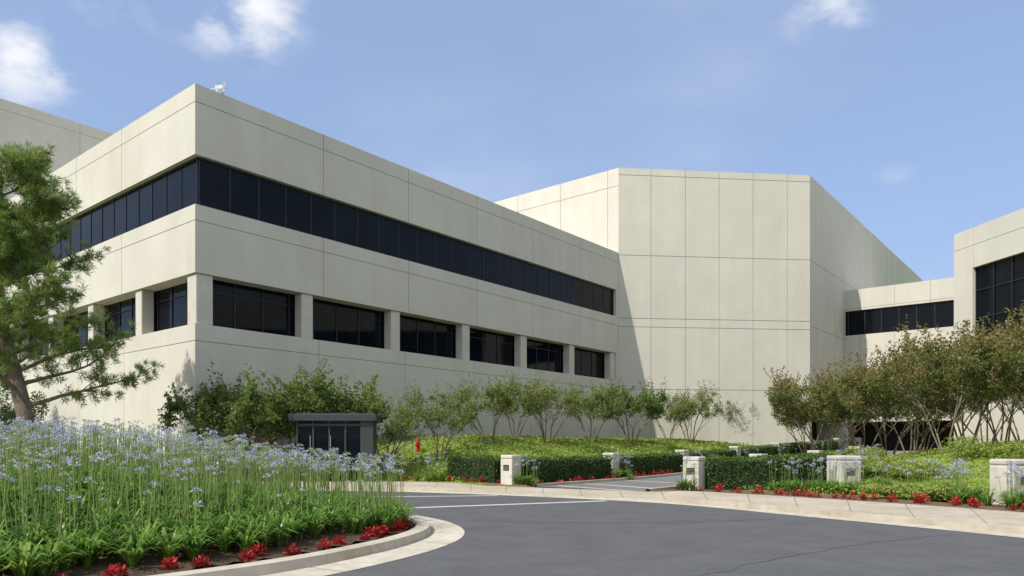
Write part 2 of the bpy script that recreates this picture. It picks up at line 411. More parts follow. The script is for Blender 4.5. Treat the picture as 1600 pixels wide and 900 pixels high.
Tw=empty('windowless_concrete_building')
T0b=T0+np.array([.03,0.02]); T1=np.array([26.9,65.6]); T2=T1+Dv*41.4; TL=T0b+Lv*26; TB=TL+Dv*50
zt=26.15
inT=(T1+TL)/2+Dv*12
u_=[2.93,6.05,9.15,12.3,15.5]
vj=[(u,0,zt) for u in u_]
wall(T0b,T1,-.5,zt,inT,[],vj,[25.55,18.5,12.95,12.2,6.7],'front_wall',Tw,jw=.05)
wall(T0b,TL,-.5,zt,inT,[],[(1.1+k*5.1,0,zt) for k in range(6)],[24.6,18.5,12.5],'left_wall',Tw,jw=.05)
pt,L,d,n=wall(T1,T2,-.5,zt,inT,[(.5,10.6,1.0,4.15,2.5,3)],[(k*6.2+11,0,zt) for k in range(6)],[18.5,12.6],'right_wall',Tw,jw=.04)
roof([T0b,T1,T2,TB,TL],zt,'roof',Tw)
wall(T2,TB,-.5,zt,inT,[],[],[],'rear_wall_a',Tw); wall(TB,TL,-.5,zt,inT,[],[],[],'rear_wall_b',Tw)
Lk=empty('link_building')
K0=T1+Dv*8.9; K1=K0-Lv*12.0; zk=17.6
def zpix(y,Yd): return 1.7+(697-y)*Yd/1135
zwa=zpix(525,74.5); zwb=zpix(487,74.5)
inK=(K0+K1)/2+Dv*5
K0e=K0+(-Lv)*.01
L=np.linalg.norm(K1-K0e)
pt,L,d,n=wall(K0e,K1,-.5,zk,inK,[(.02,L-.05,zwa,zwb,.2,2),(.3,L-.3,1.0,4.15,2.5,3)],[(k*3.1+1.5,zwb,zk) for k in range(6)]+[(k*3.1+1.5,4.15,zwa) for k in range(6)],[zk-1.9],'front_wall',Lk)
fr=MB(); u=.3
while u<L: bars(fr,pt,u,zwa,zwb,.2,.07,.05); u+=1.55
hbar(fr,pt,.02,L-.05,zwb-.04,.2,.08,.06)
obj('window_frames',fr.mesh('frames',[M_frame]),Lk)
roof([K0e,K1,K1+Dv*10,K0e+Dv*10],zk,'roof',Lk)
Rb=empty('office_building')
E0=np.array([36.5,60.0]); E1=E0+np.array([.147,-1])*46; zE=19.15; inE=(E0+E1)/2+np.array([12,0])
LE=np.linalg.norm(E1-E0)
pt,L,d,n=wall(E0,E1,-.5,zE,inE,[(2.0,LE-6,5.5,15.95,.35,2)],[(2.1+5.4*k,15.95,zE) for k in range(9)],[17.75],'street_wall',Rb)
fr=MB(); u=2.0
while u<LE-6: bars(fr,pt,u+.04,5.5,15.95,.35,.09,.1); u+=1.75
for z in (15.9,14.1,11.9,9.7,7.5,5.6): hbar(fr,pt,2.0,LE-6,z,.35,.09,.09)
obj('window_frames',fr.mesh('frames',[M_frame]),Rb)
E2=E0+np.array([25,6]);E3=E1+np.array([25,6])
wall(E0,E2,-.5,zE,inE,[],[],[],'rear_wall_a',Rb);wall(E1,E3,-.5,zE,inE,[],[],[],'rear_wall_b',Rb);wall(E2,E3,-.5,zE,inE,[],[],[],'rear_wall_c',Rb)
roof([E0,E1,E3,E2],zE,'roof',Rb)
# ---------------------------------------------------------------- island bed
isl=catmull([(-45,2),(-20,2.5),(-10,4.2),(-6.5,6.2),(-4.6,8.0),(-3.1,9.75),(-2.25,11.3),(-1.78,12.6),(-1.6,13.8),(-1.75,15.1),(-2.3,16.5),(-3.4,18),(-5,19.7),(-7.5,21.4),(-11,23),(-17,24.3),(-26,25),(-45,25)],8)
ik=empty('island_kerb')
ci=offs(isl,-.26)
strip(ci,isl,.155,.15,M_kerb,'kerb_top',ik)
cf=offs(isl,.03); strip(isl,cf,.15,.0,M_kerb,'kerb_face',ik)
strip(ci,ci,.155,.02,M_kerb,'kerb_back',ik)
strip(offs(isl,.032),offs(isl,.68),.012,.006,M_gut,'gutter',ik)
poly=np.array(list(ci))
mb=MB(); mb.poly([(p[0],p[1],.09) for p in ci]); bed=obj('flower_bed_soil',mb.mesh('bed',[M_soil]))
xs=np.arange(-32,-1,.3); ys=np.arange(1.5,25.5,.3); X,Y=np.meshgrid(xs,ys)
dI=polydist(X,Y,ci); ins=inside(X,Y,poly)
def bedz(d): return .11+.70*S((d-.2)/5.5)
Zb=bedz(dI); idx=np.arange(X.size).reshape(X.shape); ok=ins&(dI>.03)
okf=ok[:-1,:-1]&ok[:-1,1:]&ok[1:,1:]&ok[1:,:-1]
F=np.stack([idx[:-1,:-1],idx[:-1,1:],idx[1:,1:],idx[1:,:-1]],-1)[okf]
V=np.stack([X,Y,Zb+.03*R.random(X.shape)],-1).reshape(-1,3)
obj('mulch_mound',np_mesh('mulch',V,F,[M_soil],smooth=True),bed)
# ---------------------------------------------------------------- agapanthus
def agap(name,P,nb,stalk_n,Lr=(.38,.62),Hs=(.9,1.3),lav=1.0,fw=.017,parent=None,nfl=28,tsh=0.0,bs=1.0,pale=.5,fl=1.0):
    P=np.asarray(P); n=len(P); ts=[];ms=[]
    base=np.repeat(P,nb,0); m=len(base)
    az=R.random(m)*2*np.pi; d=np.stack([np.cos(az),np.sin(az),0*az],-1); pr=np.stack([-d[:,1],d[:,0],0*az],-1)
    Ln_=R.uniform(*Lr,m); up=R.uniform(.35,1.0,m); Rr=Ln_*(1.15-.75*up); Hh=Ln_*(.35+.65*up)
    base=base+d*R.uniform(0,.05,m)[:,None]
    sv=[0,.33,.68,1.0]; wv=[.8,1,.75,.08]; V=np.empty((m,8,3)); w=R.uniform(fw*.75,fw*1.25,m)
    for i,(s_,w_) in enumerate(zip(sv,wv)):
        p=base+d*(Rr*s_**1.15)[:,None]; p[:,2]+=Hh*(2.15*s_-1.45*s_*s_)
        V[:,2*i]=p-pr*(w*w_)[:,None]; V[:,2*i+1]=p+pr*(w*w_)[:,None]
    o=(np.arange(m)*8)[:,None]
    Fq=np.concatenate([o+np.array([[0,1,3,2]]),o+np.array([[2,3,5,4]]),o+np.array([[4,5,7,6]])])
    cl_t=np.repeat(R.normal(0,.12,n),nb)
    parts=[(V.reshape(-1,3),Fq)]; tb=np.clip(R.normal(.48+tsh,.22,m)+cl_t,0,1); ts.append(np.concatenate([tb*.6,tb,tb*1.1])); ms.append(np.zeros(3*m,int))
    k=int(n*stalk_n); ii=R.integers(0,n,k); b0=P[ii]+np.stack([R.normal(0,.06,k),R.normal(0,.06,k),0*ii],-1)
    H=R.uniform(Hs[0],Hs[1],k)*np.where(R.random(k)<.22,R.uniform(.72,.95,k),1.0); lean=R.normal(0,.07,(k,2)); top=b0.copy(); top[:,:2]+=lean*H[:,None]; top[:,2]+=H
    V=np.empty((k,6,3))
    for j in range(3):
        a=2*np.pi*j/3; of=np.array([np.cos(a),np.sin(a),0])
        V[:,j]=b0+of*.009; V[:,3+j]=top+of*.005
    o=(np.arange(k)*6)[:,None]
    Fq=np.concatenate([o+np.array([[j,(j+1)%3,3+(j+1)%3,3+j]]) for j in range(3)])
    parts.append((V.reshape(-1,3),Fq)); ts.append(np.tile(R.random(k),3)); ms.append(np.ones(3*k,int))
    kind=R.random(k); big=np.where(R.random(k)<.65,1.0,.5)*bs
    c=np.repeat(top,nfl,0); u=unit(k*nfl); u[:,2]=np.abs(u[:,2])*1.0-.25
    rad=np.repeat(R.uniform(.06,.105,k)*big,nfl)*R.uniform(.6,1.1,k*nfl)
    cen=c+u*rad[:,None]
    V,Fq=leaves(cen,R.uniform(.013,.027,k*nfl)*fl*np.repeat(.5+.5*big,nfl),.38,a=(u+.3*unit(k*nfl))/1.1)
    parts.append((V,Fq)); base_t=np.where(kind<pale,R.uniform(.5,1,k),R.uniform(.0,.35,k))
    ts.append(np.clip(np.repeat(base_t,nfl)*lav+R.normal(0,.1,k*nfl),0,1)); ms.append(np.full(k*nfl,2))
    np_=8; c2=np.repeat(top,np_,0); u2=unit(k*np_); u2[:,2]=np.abs(u2[:,2]); rr=np.repeat(.075*big,np_)
    V,Fq=leaves(c2+u2*(rr/2)[:,None],rr/2,.08,a=u2); parts.append((V,Fq)); ts.append(R.random(k*np_)); ms.append(np.ones(k*np_,int))
    V,F=merge(parts)
    return obj(name,np_mesh(name,V,F,[M_strap,M_stalk,M_umbel],np.concatenate(ms),np.concatenate(ts)),parent)
sp=.34; xs=np.arange(-26,-1,sp); ys=np.arange(5,24.5,sp); X,Y=np.meshgrid(xs,ys); X=X+R.uniform(-.16,.16,X.shape);Y=Y+R.uniform(-.16,.16,Y.shape)
X=X.ravel();Y=Y.ravel(); d=polydist(X,Y,ci); ins=inside(X,Y,poly)
edge=np.where(Y>13.5,.15,.75)
vis=(X/np.maximum(Y,.1)>-.95)
k=ins&(d>edge)&vis
P=np.stack([X[k],Y[k],bedz(d[k])],-1); dk=d[k]
fr_=(dk<1.4)&(P[:,1]<13.0)
agap('agapanthus_bed',P[fr_],50,.3,(.44,.66),(.75,1.15),pale=.7)
agap('agapanthus_bed',P[~fr_],28,2.7,(.44,.68),(1.0,1.40),bs=.92,pale=.55,fl=1.08)
# ---------------------------------------------------------------- red bedding plants
def reds(name,P,r=.15,n=70,h=.24,parent=None,ls=.04):
    P=np.asarray(P); k=len(P); sz=np.repeat(R.uniform(.6,1.2,k),n)
    c=np.repeat(P,n,0); u=unit(k*n); u[:,2]=np.abs(u[:,2])
    cen=c+u*np.array([r,r,h])*(sz*R.uniform(.35,1,k*n))[:,None]
    a=u+.6*unit(k*n); a/=np.linalg.norm(a,axis=1)[:,None]
    V,F=leaves(cen,ls*sz,.42,a)
    t=np.clip(R.normal(.25,.2,k*n)+.5*(cen[:,2]-c[:,2])/h,0,1)
    return obj(name,np_mesh(name,V,F,[M_red],None,t),parent)
pts=[]
Lc=offs(isl,-.60); seg=np.concatenate([[0],np.cumsum(np.hypot(*np.diff(Lc,axis=0).T))])
s0=seg[np.argmin(np.hypot(Lc[:,0]+9,Lc[:,1]-5))]; s1=seg[np.argmin(np.hypot(Lc[:,0]+3.4,Lc[:,1]-17.0))]
s_=s0
while s_<s1:
    x=np.interp(s_,seg,Lc[:,0])+R.normal(0,.08); y=np.interp(s_,seg,Lc[:,1])+R.normal(0,.08); pts.append((x,y,.12))
    s_+= R.uniform(.35,.75) if y<12.2 else R.uniform(.22,.36)
reds('red_bedding_plants',pts,.15,110,.20,ls=.042)
# ---------------------------------------------------------------- trees
def crape(seed,H=4.4,W=2.1,leafn=130,ls=.062,stems=5,mat=None,tb=0.0,low=.42,spray=.75,rs=.72):
    rr=np.random.default_rng(seed); mb=MB(); tips=[]
    for s in range(stems):
        az=2*math.pi*(s+rr.uniform(-.3,.3))/stems; bx=.14*math.cos(az);by=.14*math.sin(az)
        p=Vector((bx,by,-.2)); tilt=rr.uniform(.12,.42); L=H*rr.uniform(.36,.50); pts=[p]; rad=[.06*rs]
        dirv=Vector((math.cos(az)*tilt,math.sin(az)*tilt,1)).normalized(); n=5
        for k in range(n):
            dirv=(dirv+Vector((rr.normal(0,.10),rr.normal(0,.10),.02))+Vector((math.cos(az),math.sin(az),0))*.05).normalized()
            pts.append(pts[-1]+dirv*L/n); rad.append((.06-.028*(k+1)/n)*rs)
        mb.tube(pts,rad,6)
        for j in range(5):
            a2=az+rr.uniform(-1.5,1.5); st=pts[-1] if j<3 else pts[-2-(j-3)]
            d2=(dirv*.8+Vector((math.cos(a2),math.sin(a2),rr.uniform(.0,.5)))*rr.uniform(.6,1.0)*(W/2.1)).normalized()
            l2=H*rr.uniform(.17,.30); q=[st]; 
            for k in range(3):
                d2=(d2+Vector((rr.normal(0,.15),rr.normal(0,.15),.08))).normalized(); q.append(q[-1]+d2*l2/3)
            mb.tube(q,[.03*rs,.025*rs,.02*rs,.014*rs],5); tips.append((q[-2],.8))
            for m in range(3):
                a3=rr.uniform(0,6.28); d3=(d2*.6+Vector((math.cos(a3),math.sin(a3),rr.uniform(-.3,.7)))).normalized()
                l3=H*rr.uniform(.08,.19); e=q[-1]+d3*l3; mb.tube([q[-1],(q[-1]+e)/2+Vector((0,0,.03)),e],[.013*rs,.010*rs,.006*rs],4); tips.append((e,1.))
    cs=[];tn=[]
    for t,w in tips:
        if t.z<H*low: continue
        n=int(leafn*w*rr.uniform(.3,1.5)); rad=rr.uniform(.20,.46)*H/4.4
        u=rr.normal(size=(n,3)); u/=np.linalg.norm(u,axis=1)[:,None]
        c=np.array(t)+u*(rad*rr.random(n)**.5)[:,None]*np.array([1.1,1.1,.75])
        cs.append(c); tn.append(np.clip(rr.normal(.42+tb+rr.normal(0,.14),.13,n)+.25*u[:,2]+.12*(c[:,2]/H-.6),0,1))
        for _ in range(2):
            if rr.random()<spray:
                dd=np.array([rr.normal(0,.5),rr.normal(0,.5),1]); dd/=np.linalg.norm(dd); m=int(leafn*.28)
                ln=rad*rr.uniform(1.6,2.9)
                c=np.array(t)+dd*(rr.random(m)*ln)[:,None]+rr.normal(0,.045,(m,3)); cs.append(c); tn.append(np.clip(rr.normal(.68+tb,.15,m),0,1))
    cs=np.concatenate(cs);tn=np.concatenate(tn)
    V,F=leaves(cs,R.uniform(ls*.7,ls*1.25,len(cs)),.5)
    return mb.mesh('trunks',[M_bark2],True),np_mesh('leaves',V,F,[mat or M_leaf],None,tn)
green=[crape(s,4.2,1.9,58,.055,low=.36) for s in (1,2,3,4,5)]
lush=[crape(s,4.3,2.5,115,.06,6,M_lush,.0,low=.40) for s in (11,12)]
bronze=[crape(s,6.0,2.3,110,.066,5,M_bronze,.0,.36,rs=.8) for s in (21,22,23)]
def put(name,pair,x,y,s=1,rz=0,sx=1):
    z=gz(x,y); e=empty(name,(x,y,z)); e.rotation_euler=(0,0,rz); e.scale=(s*sx,s*sx,s)
    obj('trunks',pair[0],e); obj('foliage',pair[1],e)
def at_px(px,Yd): return (px-800)/1135*Yd,Yd
def row_at(px,o):
    r=(px-800)/1135; b=PL(0,o); t=(r*b[1]-b[0])/(Dv[0]-r); return b+Dv*t
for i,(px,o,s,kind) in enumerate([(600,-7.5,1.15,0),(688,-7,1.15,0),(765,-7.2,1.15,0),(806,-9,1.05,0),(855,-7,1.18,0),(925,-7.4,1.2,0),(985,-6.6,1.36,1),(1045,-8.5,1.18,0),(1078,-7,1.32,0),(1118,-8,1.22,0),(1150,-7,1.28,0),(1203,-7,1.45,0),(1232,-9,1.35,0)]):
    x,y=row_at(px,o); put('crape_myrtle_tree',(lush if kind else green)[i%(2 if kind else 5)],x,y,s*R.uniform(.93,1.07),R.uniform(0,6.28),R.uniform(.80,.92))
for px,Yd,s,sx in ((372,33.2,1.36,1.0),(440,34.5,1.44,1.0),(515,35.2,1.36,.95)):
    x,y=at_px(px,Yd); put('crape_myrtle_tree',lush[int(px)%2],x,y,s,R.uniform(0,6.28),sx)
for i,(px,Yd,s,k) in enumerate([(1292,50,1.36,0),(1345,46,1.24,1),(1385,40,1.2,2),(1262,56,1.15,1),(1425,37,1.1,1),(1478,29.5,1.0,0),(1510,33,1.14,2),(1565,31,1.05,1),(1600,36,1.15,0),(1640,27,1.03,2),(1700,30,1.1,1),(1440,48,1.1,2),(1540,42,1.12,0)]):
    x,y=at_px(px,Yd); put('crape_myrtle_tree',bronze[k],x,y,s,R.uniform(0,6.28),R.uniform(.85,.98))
def pine():
    rr=np.random.default_rng(5); mb=MB()
    H=14.3; pts=[];rad=[]
    for k in range(13):
        f=k/12; pts.append(Vector((-1.5*S(f*1.6)+.3*f*f+.12*math.sin(7*f),.5*math.sin(3*f),H*.92*f-.3))); rad.append(.32*(1-f)**.8+.04)
    mb.tube(pts,rad,10); T_=[]
    def P_(f):
        k=f*12; i=int(min(k,11)); return pts[i].lerp(pts[i+1],k-i)
    for bI in range(44):
        f=.27+.71*(bI/43)**.9; st=P_(f); az=bI*2.4+rr.uniform(-.4,.4); L=(4.1*(1-f)**.45+.6)*rr.uniform(.65,1.1)
        d=Vector((math.cos(az),math.sin(az),rr.uniform(.0,.5))).normalized(); q=[st]; n=6
        for k in range(n):
            d=(d+Vector((rr.normal(0,.12),rr.normal(0,.12),rr.normal(.03,.08)))).normalized(); q.append(q[-1]+d*L/n)
        r0=.035+.08*(1-f); mb.tube(q,[r0*(1-k/n*.85) for k in range(n+1)],6)
        for k in range(2,n+1):
            for j in range(3):
                dd=(d+Vector((rr.normal(0,.8),rr.normal(0,.8),rr.normal(.05,.45)))).normalized(); l=rr.uniform(.5,1.35)*(1.2-.5*k/n)
                e=q[k]+dd*l; mid=(q[k]+e)/2+Vector((0,0,.06)); mb.tube([q[k],mid,e],[.022,.015,.008],4)
                for g in range(6):
                    t_=.35+.65*g/5; c=q[k].lerp(e,t_)+Vector(rr.normal(0,.14,3)); T_.append((c,dd,rr.normal(.52,.17)))
    c=np.array([t[0] for t in T_]); dd=np.array([t[1] for t in T_]); tn=np.array([t[2] for t in T_])
    nn=28; u=dd.repeat(nn,0)*.8+unit(len(c)*nn); u[:,2]+=.2; u/=np.linalg.norm(u,axis=1)[:,None]
    ln=R.uniform(.09,.17,len(u)); cen=c.repeat(nn,0)+u*ln[:,None]+R.normal(0,.03,(len(u),3))
    V,F=leaves(cen,ln,.09,a=u)
    t=np.clip(tn.repeat(nn)+.25*u[:,2]+R.normal(0,.1,len(u)),0,1)
    return mb.mesh('trunk',[M_bark],True),np_mesh('needles',V,F,[M_pine],None,t)
tr,nd=pine(); x,y=at_px(45,28.0); e=empty('pine_tree',(x,y,.0)); e.rotation_euler=(0,0,0); obj('trunk',tr,e); obj('needles',nd,e)
def shrub(name,x,y,rx,h,n=5000,mat=None,ls=.07):
    z=gz(x,y); cs=[];
    for k in range(9):
        c=np.array([x+R.normal(0,rx*.45),y+R.normal(0,rx*.4),z+h*R.uniform(.2,.75)]); u=unit(n//9); cs.append(c+u*np.array([rx*.45,rx*.45,h*.32])*(R.random((n//9,1))**.3))
    c=np.concatenate(cs); V,F=leaves(c,R.uniform(ls*.6,ls*1.3,len(c)),.5)
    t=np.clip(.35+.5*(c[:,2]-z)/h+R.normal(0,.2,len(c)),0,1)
    return obj(name,np_mesh(name,V,F,[mat or M_darkshrub],None,t))
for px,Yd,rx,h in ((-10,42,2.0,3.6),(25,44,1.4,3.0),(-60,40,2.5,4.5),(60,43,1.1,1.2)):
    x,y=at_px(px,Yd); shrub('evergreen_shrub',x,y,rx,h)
# ---------------------------------------------------------------- hedges
def hedge(name,a,b,w=1.0,h=1.05,dens=420,lift=0):
    a=np.array(a,float);b=np.array(b,float);L=np.linalg.norm(b-a);d=(b-a)/L;nn=np.array([d[1],-d[0]])
    e=empty(name); mb=MB(); ns=max(2,int(L/1.2))
    zf=lambda s:gz(*(a+d*s)) 
    ss=np.linspace(0,L,ns+1); zz=[zf(s)+lift for s in ss]; i_=.07
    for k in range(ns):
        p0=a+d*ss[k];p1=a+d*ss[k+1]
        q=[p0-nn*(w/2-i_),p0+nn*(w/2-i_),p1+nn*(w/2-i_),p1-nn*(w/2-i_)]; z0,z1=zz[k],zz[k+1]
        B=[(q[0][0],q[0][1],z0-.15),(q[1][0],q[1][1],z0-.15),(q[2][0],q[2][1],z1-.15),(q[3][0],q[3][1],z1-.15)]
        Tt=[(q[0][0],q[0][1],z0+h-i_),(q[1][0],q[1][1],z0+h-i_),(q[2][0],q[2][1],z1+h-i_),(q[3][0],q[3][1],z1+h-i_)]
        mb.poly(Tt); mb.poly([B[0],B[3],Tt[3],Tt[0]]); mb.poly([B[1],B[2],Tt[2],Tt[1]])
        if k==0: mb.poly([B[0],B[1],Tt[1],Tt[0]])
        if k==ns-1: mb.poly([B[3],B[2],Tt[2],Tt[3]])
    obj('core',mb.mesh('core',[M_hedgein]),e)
    C_=[];top=[]
    def add(n,fu,fv,fz,t):
        u=R.random(n) if fu is None else np.full(n,fu)
        v=R.uniform(-.5,.5,n) if fv is None else np.full(n,fv); z=R.random(n)**.9 if fz is None else np.full(n,fz)
        C_.append(np.stack([u*L,v*w,z*h],-1)); top.append(np.full(n,t))
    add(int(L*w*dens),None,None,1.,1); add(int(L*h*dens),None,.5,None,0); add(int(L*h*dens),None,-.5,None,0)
    add(int(w*h*dens),0.,None,None,0); add(int(w*h*dens),1.,None,None,0)
    c=np.concatenate(C_); t=np.concatenate(top); n=len(c)
    wob=.04*np.sin(c[:,0]*3.1)+.035*np.sin(c[:,0]*7+c[:,2]*5)
    c=c+R.normal(0,.035,(n,3)); z=np.interp(c[:,0],ss,zz)
    Wd=np.stack([a[0]+d[0]*c[:,0]+nn[0]*c[:,1]*(1+wob),a[1]+d[1]*c[:,0]+nn[1]*c[:,1]*(1+wob),z+c[:,2]*(1+wob)],-1)
    V,F=leaves(Wd,R.uniform(.03,.055,n),.55)
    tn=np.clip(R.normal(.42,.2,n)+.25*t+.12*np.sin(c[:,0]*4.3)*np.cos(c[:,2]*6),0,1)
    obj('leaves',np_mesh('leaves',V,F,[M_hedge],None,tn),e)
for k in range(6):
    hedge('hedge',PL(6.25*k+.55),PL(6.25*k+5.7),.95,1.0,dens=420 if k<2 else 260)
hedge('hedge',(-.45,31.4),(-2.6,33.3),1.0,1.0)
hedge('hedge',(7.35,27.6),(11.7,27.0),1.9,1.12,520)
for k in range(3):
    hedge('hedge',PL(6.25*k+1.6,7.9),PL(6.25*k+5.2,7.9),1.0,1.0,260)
# ---------------------------------------------------------------- pillars
def pillar(x,y,rot,w=.62,h=1.22):
    z=gz(x,y)-.05; e=empty('concrete_bollard_pillar',(x,y,z)); e.rotation_euler=(0,0,rot)
    bm=MB(); bm.box((-w/2,-w/2,0),(w,0,0),(0,w,0),(0,0,h-.14))
    o=obj('shaft',bm.mesh('shaft',[M_pillar]),e); bevel(o,.03)
    bm=MB(); bm.box((-w/2+.02,-w/2+.02,h-.139),(w-.04,0,0),(0,w-.04,0),(0,0,.025)); obj('neck',bm.mesh('neck',[M_pillar]),e)
    bm=MB(); bm.box((-w/2-.005,-w/2-.005,h-.113),(w+.01,0,0),(0,w+.01,0),(0,0,.155)); o=obj('cap',bm.mesh('cap',[M_pillar]),e); bevel(o,.04)
    bm=MB(); bm.box((-.15,-w/2-.012,h*.5),(.30,0,0),(0,.011,0),(0,0,.24),0)
    for q in range(4): bm.box((-.13,-w/2-.03,h*.5+.03+q*.05),(.26,0,0),(0,.02,-.02),(0,0,.012),1)
    obj('step_light_louvre',bm.mesh('louvre',[M_frame,M_steel]),e)
ang=math.atan2(Dv[1],Dv[0])-math.pi/2
for k in range(8):
    x,y=PL(6.25*k); pillar(x,y,ang)
for k in range(4):
    x,y=PL(6.25*k-.3,7.7) if k else (6.75,26.9); pillar(x,y,ang)
pillar(11.55,25.3,.15,.8,1.25); pillar(13.7,19.9,.25,.75,1.25)
pts=[]
def cl(x,y,n,r):
    for _ in range(n):
        a=x+R.normal(0,r);b_=y+R.normal(0,r); pts.append((a,b_,gz(a,b_)))
for k in range(6):
    p=PL(6.25*k+.15,.75); cl(p[0],p[1],7,.32)
for (x,y,n,r) in ((-3.6,29.9+3,10,.5),(6.25,26.3,3,.2),(10.2,25.3,14,.45),(10.9,24.6,8,.3),(12.3,24.4,16,.5),(12.6,21.6,14,.45),(13.4,18.9,14,.35),(14.2,18.4,12,.4),(12.6,27.5,8,.4),(13.0,20.2,8,.3)): cl(x,y,n,r)
agap('agapanthus_clumps',pts,34,2.6,(.40,.60),(.75,1.2),pale=.85,fl=1.2,bs=1.1)
pts=[]
for k in np.arange(.2,30,.42):
    for j in range(1 if k>10 else 2):
        p=PL(k+R.normal(0,.06),.95+R.normal(0,.1)); pts.append((p[0],p[1],gz(*p)))
Lr=offs(Bc,-.75); seg=np.concatenate([[0],np.cumsum(np.hypot(*np.diff(Lr,axis=0).T))])
for s_ in np.arange(0,seg[-1],.5):
    x=np.interp(s_,seg,Lr[:,0]);y=np.interp(s_,seg,Lr[:,1])
    o=(np.array([x,y])-P1)@RN
    if y<8 or x<-5 or (-.2<o<7.2): continue
    for j in range(2):
        if R.random()<.75: a=x+R.normal(0,.18);b_=y+R.normal(0,.18); pts.append((a,b_,gz(a,b_)))
reds('red_bedding_plants',pts,.15,60,.27,ls=.045)
# ---------------------------------------------------------------- ground cover
n=260000; x=R.uniform(-24,40,n); y=R.uniform(17,66,n)
z,d,bey,o,t=ground(x,y)
pan=(x-C[0])*RN[0]+(y-C[1])*RN[1]
k=bey&(d>.4)&((o<-.6)|(o>8.0))&(pan>.15)&(np.abs(x/y)<.85)
keep=(d>2.0)|(x<-1.5); k&=keep
k&=(R.random(n)<np.clip(30/y,0,1)**1.0)
x,y,z=x[k],y[k],z[k]; m_=len(x)
sz=R.uniform(.035,.065,m_)*np.clip(y/30,1,2)
mound=.10*(np.sin(x*1.7+np.sin(y*1.3)*1.5)*np.sin(y*1.1+x*.4)+1)*R.random(m_)
V,F=leaves(np.stack([x,y,z+R.uniform(0,.14,m_)+mound],-1),sz,.55)
pt_=.50+.22*np.sin(x*.9+1.3*np.sin(y*.7))+.14*np.sin(y*1.7+x*.5)+.8*mound
obj('ground_cover',np_mesh('ground_cover',V,F,[M_gc],None,np.clip(pt_+R.normal(0,.2,m_),0,1)))
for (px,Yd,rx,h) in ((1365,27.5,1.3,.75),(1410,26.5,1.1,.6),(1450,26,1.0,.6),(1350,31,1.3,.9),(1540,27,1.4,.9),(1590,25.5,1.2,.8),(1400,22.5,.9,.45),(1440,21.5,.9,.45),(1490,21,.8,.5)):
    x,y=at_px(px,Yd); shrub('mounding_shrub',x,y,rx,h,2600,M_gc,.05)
# ---------------------------------------------------------------- booth, hydrant, railing
bx,by=at_px(527,33.0)
bo=empty('guard_booth',(bx,by,.72)); bo.rotation_euler=(0,0,math.radians(3))
mb=MB()
mb.box((-1.9,-1.2,2.08),(3.8,0,0),(0,2.6,0),(0,0,.30)); mb.box((-1.83,-1.13,2.38),(3.66,0,0),(0,2.46,0),(0,0,.05))
o=obj('roof',mb.mesh('roof',[M_booth]),bo); bevel(o,.03)
mb=MB()
for x in (-1.6,-.9,-.2,.5,1.52): mb.box((x,-1.0,0),(.07,0,0),(0,.09,0),(0,0,2.078))
for x in (-1.6,1.52): mb.box((x,1.1,0),(.09,0,0),(0,.09,0),(0,0,2.078))
mb.box((-1.528,-.99,1.86),(2.72,0,0),(0,.05,0),(0,0,.10))
mb.box((1.2,-1.05,0),(.55,0,0),(0,.9,0),(0,0,2.07))
obj('posts',mb.mesh('posts',[M_booth]),bo)
mb=MB(); mb.box((-1.5,-.93,.05),(2.68,0,0),(0,.02,0),(0,0,1.98)); mb.box((-1.55,-.9,.05),(.02,0,0),(0,1.95,0),(0,0,1.98)); mb.box((1.55,-.1,.05),(.02,0,0),(0,1.2,0),(0,0,1.98))
obj('glazing',mb.mesh('glazing',[M_glass]),bo)
mb=MB()
for x in (-1.0,-.12): mb.box((x,-1.03,.95),(.03,0,0),(0,.03,0),(0,0,.5))
obj('door_pulls',mb.mesh('door_pulls',[M_steel]),bo)
x,y=at_px(653,39.0); hz=gz(x,y)-.05; fh=empty('fire_hydrant',(x,y,hz))
def lathe(prof,n=14):
    mb=MB()
    for (r0,z0),(r1,z1) in zip(prof[:-1],prof[1:]):
        for j in range(n):
            a=2*math.pi*j/n;b=2*math.pi*(j+1)/n
            mb.quad((r0*math.cos(a),r0*math.sin(a),z0),(r0*math.cos(b),r0*math.sin(b),z0),(r1*math.cos(b),r1*math.sin(b),z1),(r1*math.cos(a),r1*math.sin(a),z1))
    return mb
mb=lathe([(.13,0),(.13,.05),(.10,.06),(.09,.5),(.115,.52),(.115,.57),(.10,.60),(.08,.68),(.03,.73),(.03,.79),(0,.79)]); obj('barrel',mb.mesh('barrel',[M_redpaint],True),fh)
mb=MB(); mb.tube([(-.16,0,.42),(.16,0,.42)],[.045,.045],10); mb.tube([(0,-.18,.38),(0,0,.38)],[.06,.06],10); obj('outlets',mb.mesh('outlets',[M_redpaint]),fh)
hr=empty('handrail'); mb=MB()
a0=np.array(at_px(592,36.0)); a1=np.array(at_px(668,39.5))
nn_=7
for hh in (.95,.55):
    q=[]
    for k in range(nn_):
        p=a0+(a1-a0)*k/(nn_-1); q.append((p[0],p[1],gz(*p)+hh+.05*k))
    mb.tube(q,[.03]*nn_,6)
for k in range(nn_):
    p=a0+(a1-a0)*k/(nn_-1); g_=gz(*p); mb.tube([(p[0],p[1],g_-.1),(p[0],p[1],g_+.95+.05*k)],[.025,.025],6)
obj('rails',mb.mesh('rails',[M_steel]),hr)
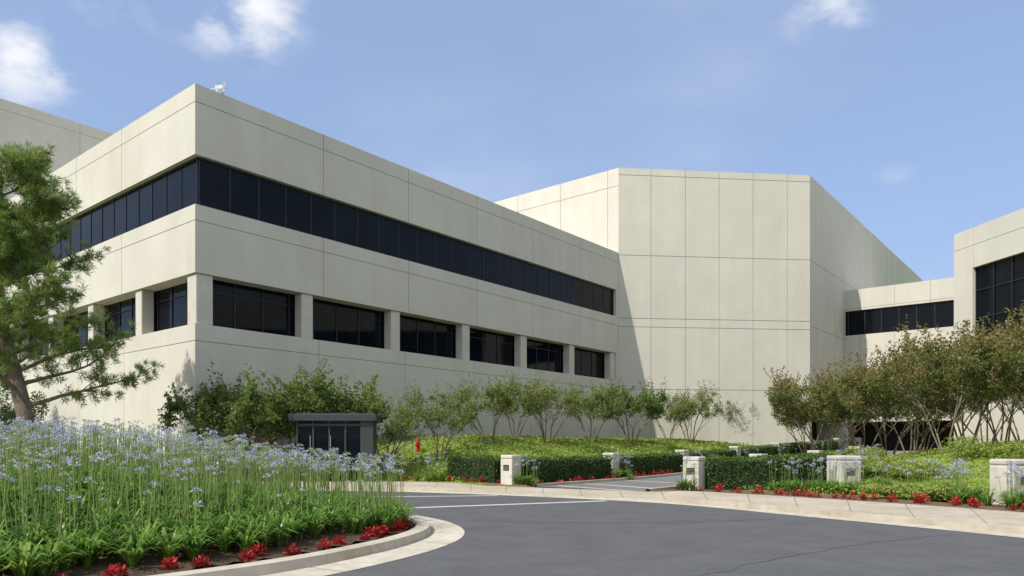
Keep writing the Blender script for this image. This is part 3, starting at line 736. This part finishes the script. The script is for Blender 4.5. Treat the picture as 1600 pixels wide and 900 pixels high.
# ---------------------------------------------------------------- world, sun, camera
el=math.radians(50); sh=np.array([-.76,-.65]); sh/=np.linalg.norm(sh)
w=bpy.data.worlds.new('World'); sc.world=w; w.use_nodes=True; nt=w.node_tree
bg=nt.nodes['Background']
sky=N(nt,'ShaderNodeTexSky',sky_type='NISHITA'); sky.sun_disc=False; sky.sun_elevation=el; sky.sun_rotation=math.atan2(sh[0],sh[1])
sky.air_density=1.0; sky.dust_density=1.0; sky.ozone_density=1.5; sky.altitude=50
tc=N(nt,'ShaderNodeTexCoord'); gen=tc.outputs['Generated']
def vdir(px,py):
    v=Vector(((px-800)/1135,1,(697-py)/1135)).normalized(); return v
nz=N(nt,'ShaderNodeTexNoise'); nz.inputs['Scale'].default_value=9; nz.inputs['Detail'].default_value=10; nz.inputs['Roughness'].default_value=.6
mp=N(nt,'ShaderNodeMapping'); mp.inputs['Scale'].default_value=(1,1,2.0); nt.links.new(gen,mp.inputs[0]); nt.links.new(mp.outputs[0],nz.inputs['Vector'])
total=None
def add(a,b,op='ADD'):
    m=N(nt,'ShaderNodeMath',operation=op)
    for i,v in enumerate((a,b)):
        if isinstance(v,(int,float)): m.inputs[i].default_value=v
        else: nt.links.new(v,m.inputs[i])
    return m.outputs[0]
def mrange(v,a,b,c,d):
    q=N(nt,'ShaderNodeMapRange',interpolation_type='SMOOTHSTEP'); nt.links.new(v,q.inputs[0])
    for i,x in enumerate((a,b,c,d)): q.inputs[i+1].default_value=x
    return q.outputs[0]
nrm=N(nt,'ShaderNodeVectorMath',operation='NORMALIZE'); nt.links.new(gen,nrm.inputs[0])
for px,py,rad,am in ((400,15,.085,1.05),(25,90,.08,1.0),(335,35,.06,.8),(-60,60,.10,.9),(1300,5,.09,.7),(1380,290,.06,.35),(190,60,.10,.35),(70,112,.05,.8)):
    ds=N(nt,'ShaderNodeVectorMath',operation='DISTANCE'); nt.links.new(nrm.outputs[0],ds.inputs[0]); ds.inputs[1].default_value=vdir(px,py)
    o_=mrange(ds.outputs['Value'],0,rad,am,0)
    total=o_ if total is None else add(total,o_,'MAXIMUM')
cn=add(add(nz.outputs[0],-.5),3.4,'MULTIPLY'); cs_=add(add(total,.80,'MULTIPLY'),cn)
cl_=add(mrange(cs_,.25,1.15,0,.95),total,'MULTIPLY')
nz2=N(nt,'ShaderNodeTexNoise'); nz2.inputs['Scale'].default_value=2.2; nz2.inputs['Detail'].default_value=6; nt.links.new(mp.outputs[0],nz2.inputs['Vector'])
thin=mrange(nz2.outputs[0],.42,.8,0.0,.25)
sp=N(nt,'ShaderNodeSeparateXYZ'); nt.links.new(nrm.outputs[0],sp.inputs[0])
back=mrange(sp.outputs[1],.15,-.35,0,1); fill_cl=add(mrange(nz2.outputs[0],.36,.58,0,.9),back,'MULTIPLY')  # unseen clouds behind the camera, added to brighten the ambient fill
fac=add(add(cl_,thin),fill_cl); fac=add(fac,1.0,'MINIMUM')
hz_=mrange(sp.outputs[2],0,.6,.70,.55)
hm=N(nt,'ShaderNodeMix',data_type='RGBA'); nt.links.new(hz_,hm.inputs[0]); nt.links.new(sky.outputs[0],hm.inputs[6]); hm.inputs[7].default_value=(2.75,3.75,5.95,1)
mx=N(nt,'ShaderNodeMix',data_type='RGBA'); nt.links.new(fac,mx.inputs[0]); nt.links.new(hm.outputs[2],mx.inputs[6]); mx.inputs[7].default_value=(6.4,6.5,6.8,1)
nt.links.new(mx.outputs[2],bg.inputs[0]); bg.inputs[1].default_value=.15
sd=bpy.data.lights.new('sun','SUN'); sd.energy=4.8; sd.angle=math.radians(.53); sd.color=(1,.955,.875)
so=bpy.data.objects.new('sun',sd); COL.objects.link(so)
tos=Vector((sh[0]*math.cos(el),sh[1]*math.cos(el),math.sin(el))); so.rotation_euler=(-tos).to_track_quat('-Z','Y').to_euler(); so.location=tos*60
cam=bpy.data.cameras.new('camera'); co=bpy.data.objects.new('camera',cam); COL.objects.link(co)
co.location=(0,0,1.7); co.rotation_euler=(math.radians(90),0,0); cam.sensor_width=36; cam.lens=25.54; cam.shift_y=.1544; cam.clip_end=6000
sc.camera=co
sc.view_settings.view_transform='Standard'; sc.view_settings.look='None'; sc.view_settings.exposure=0
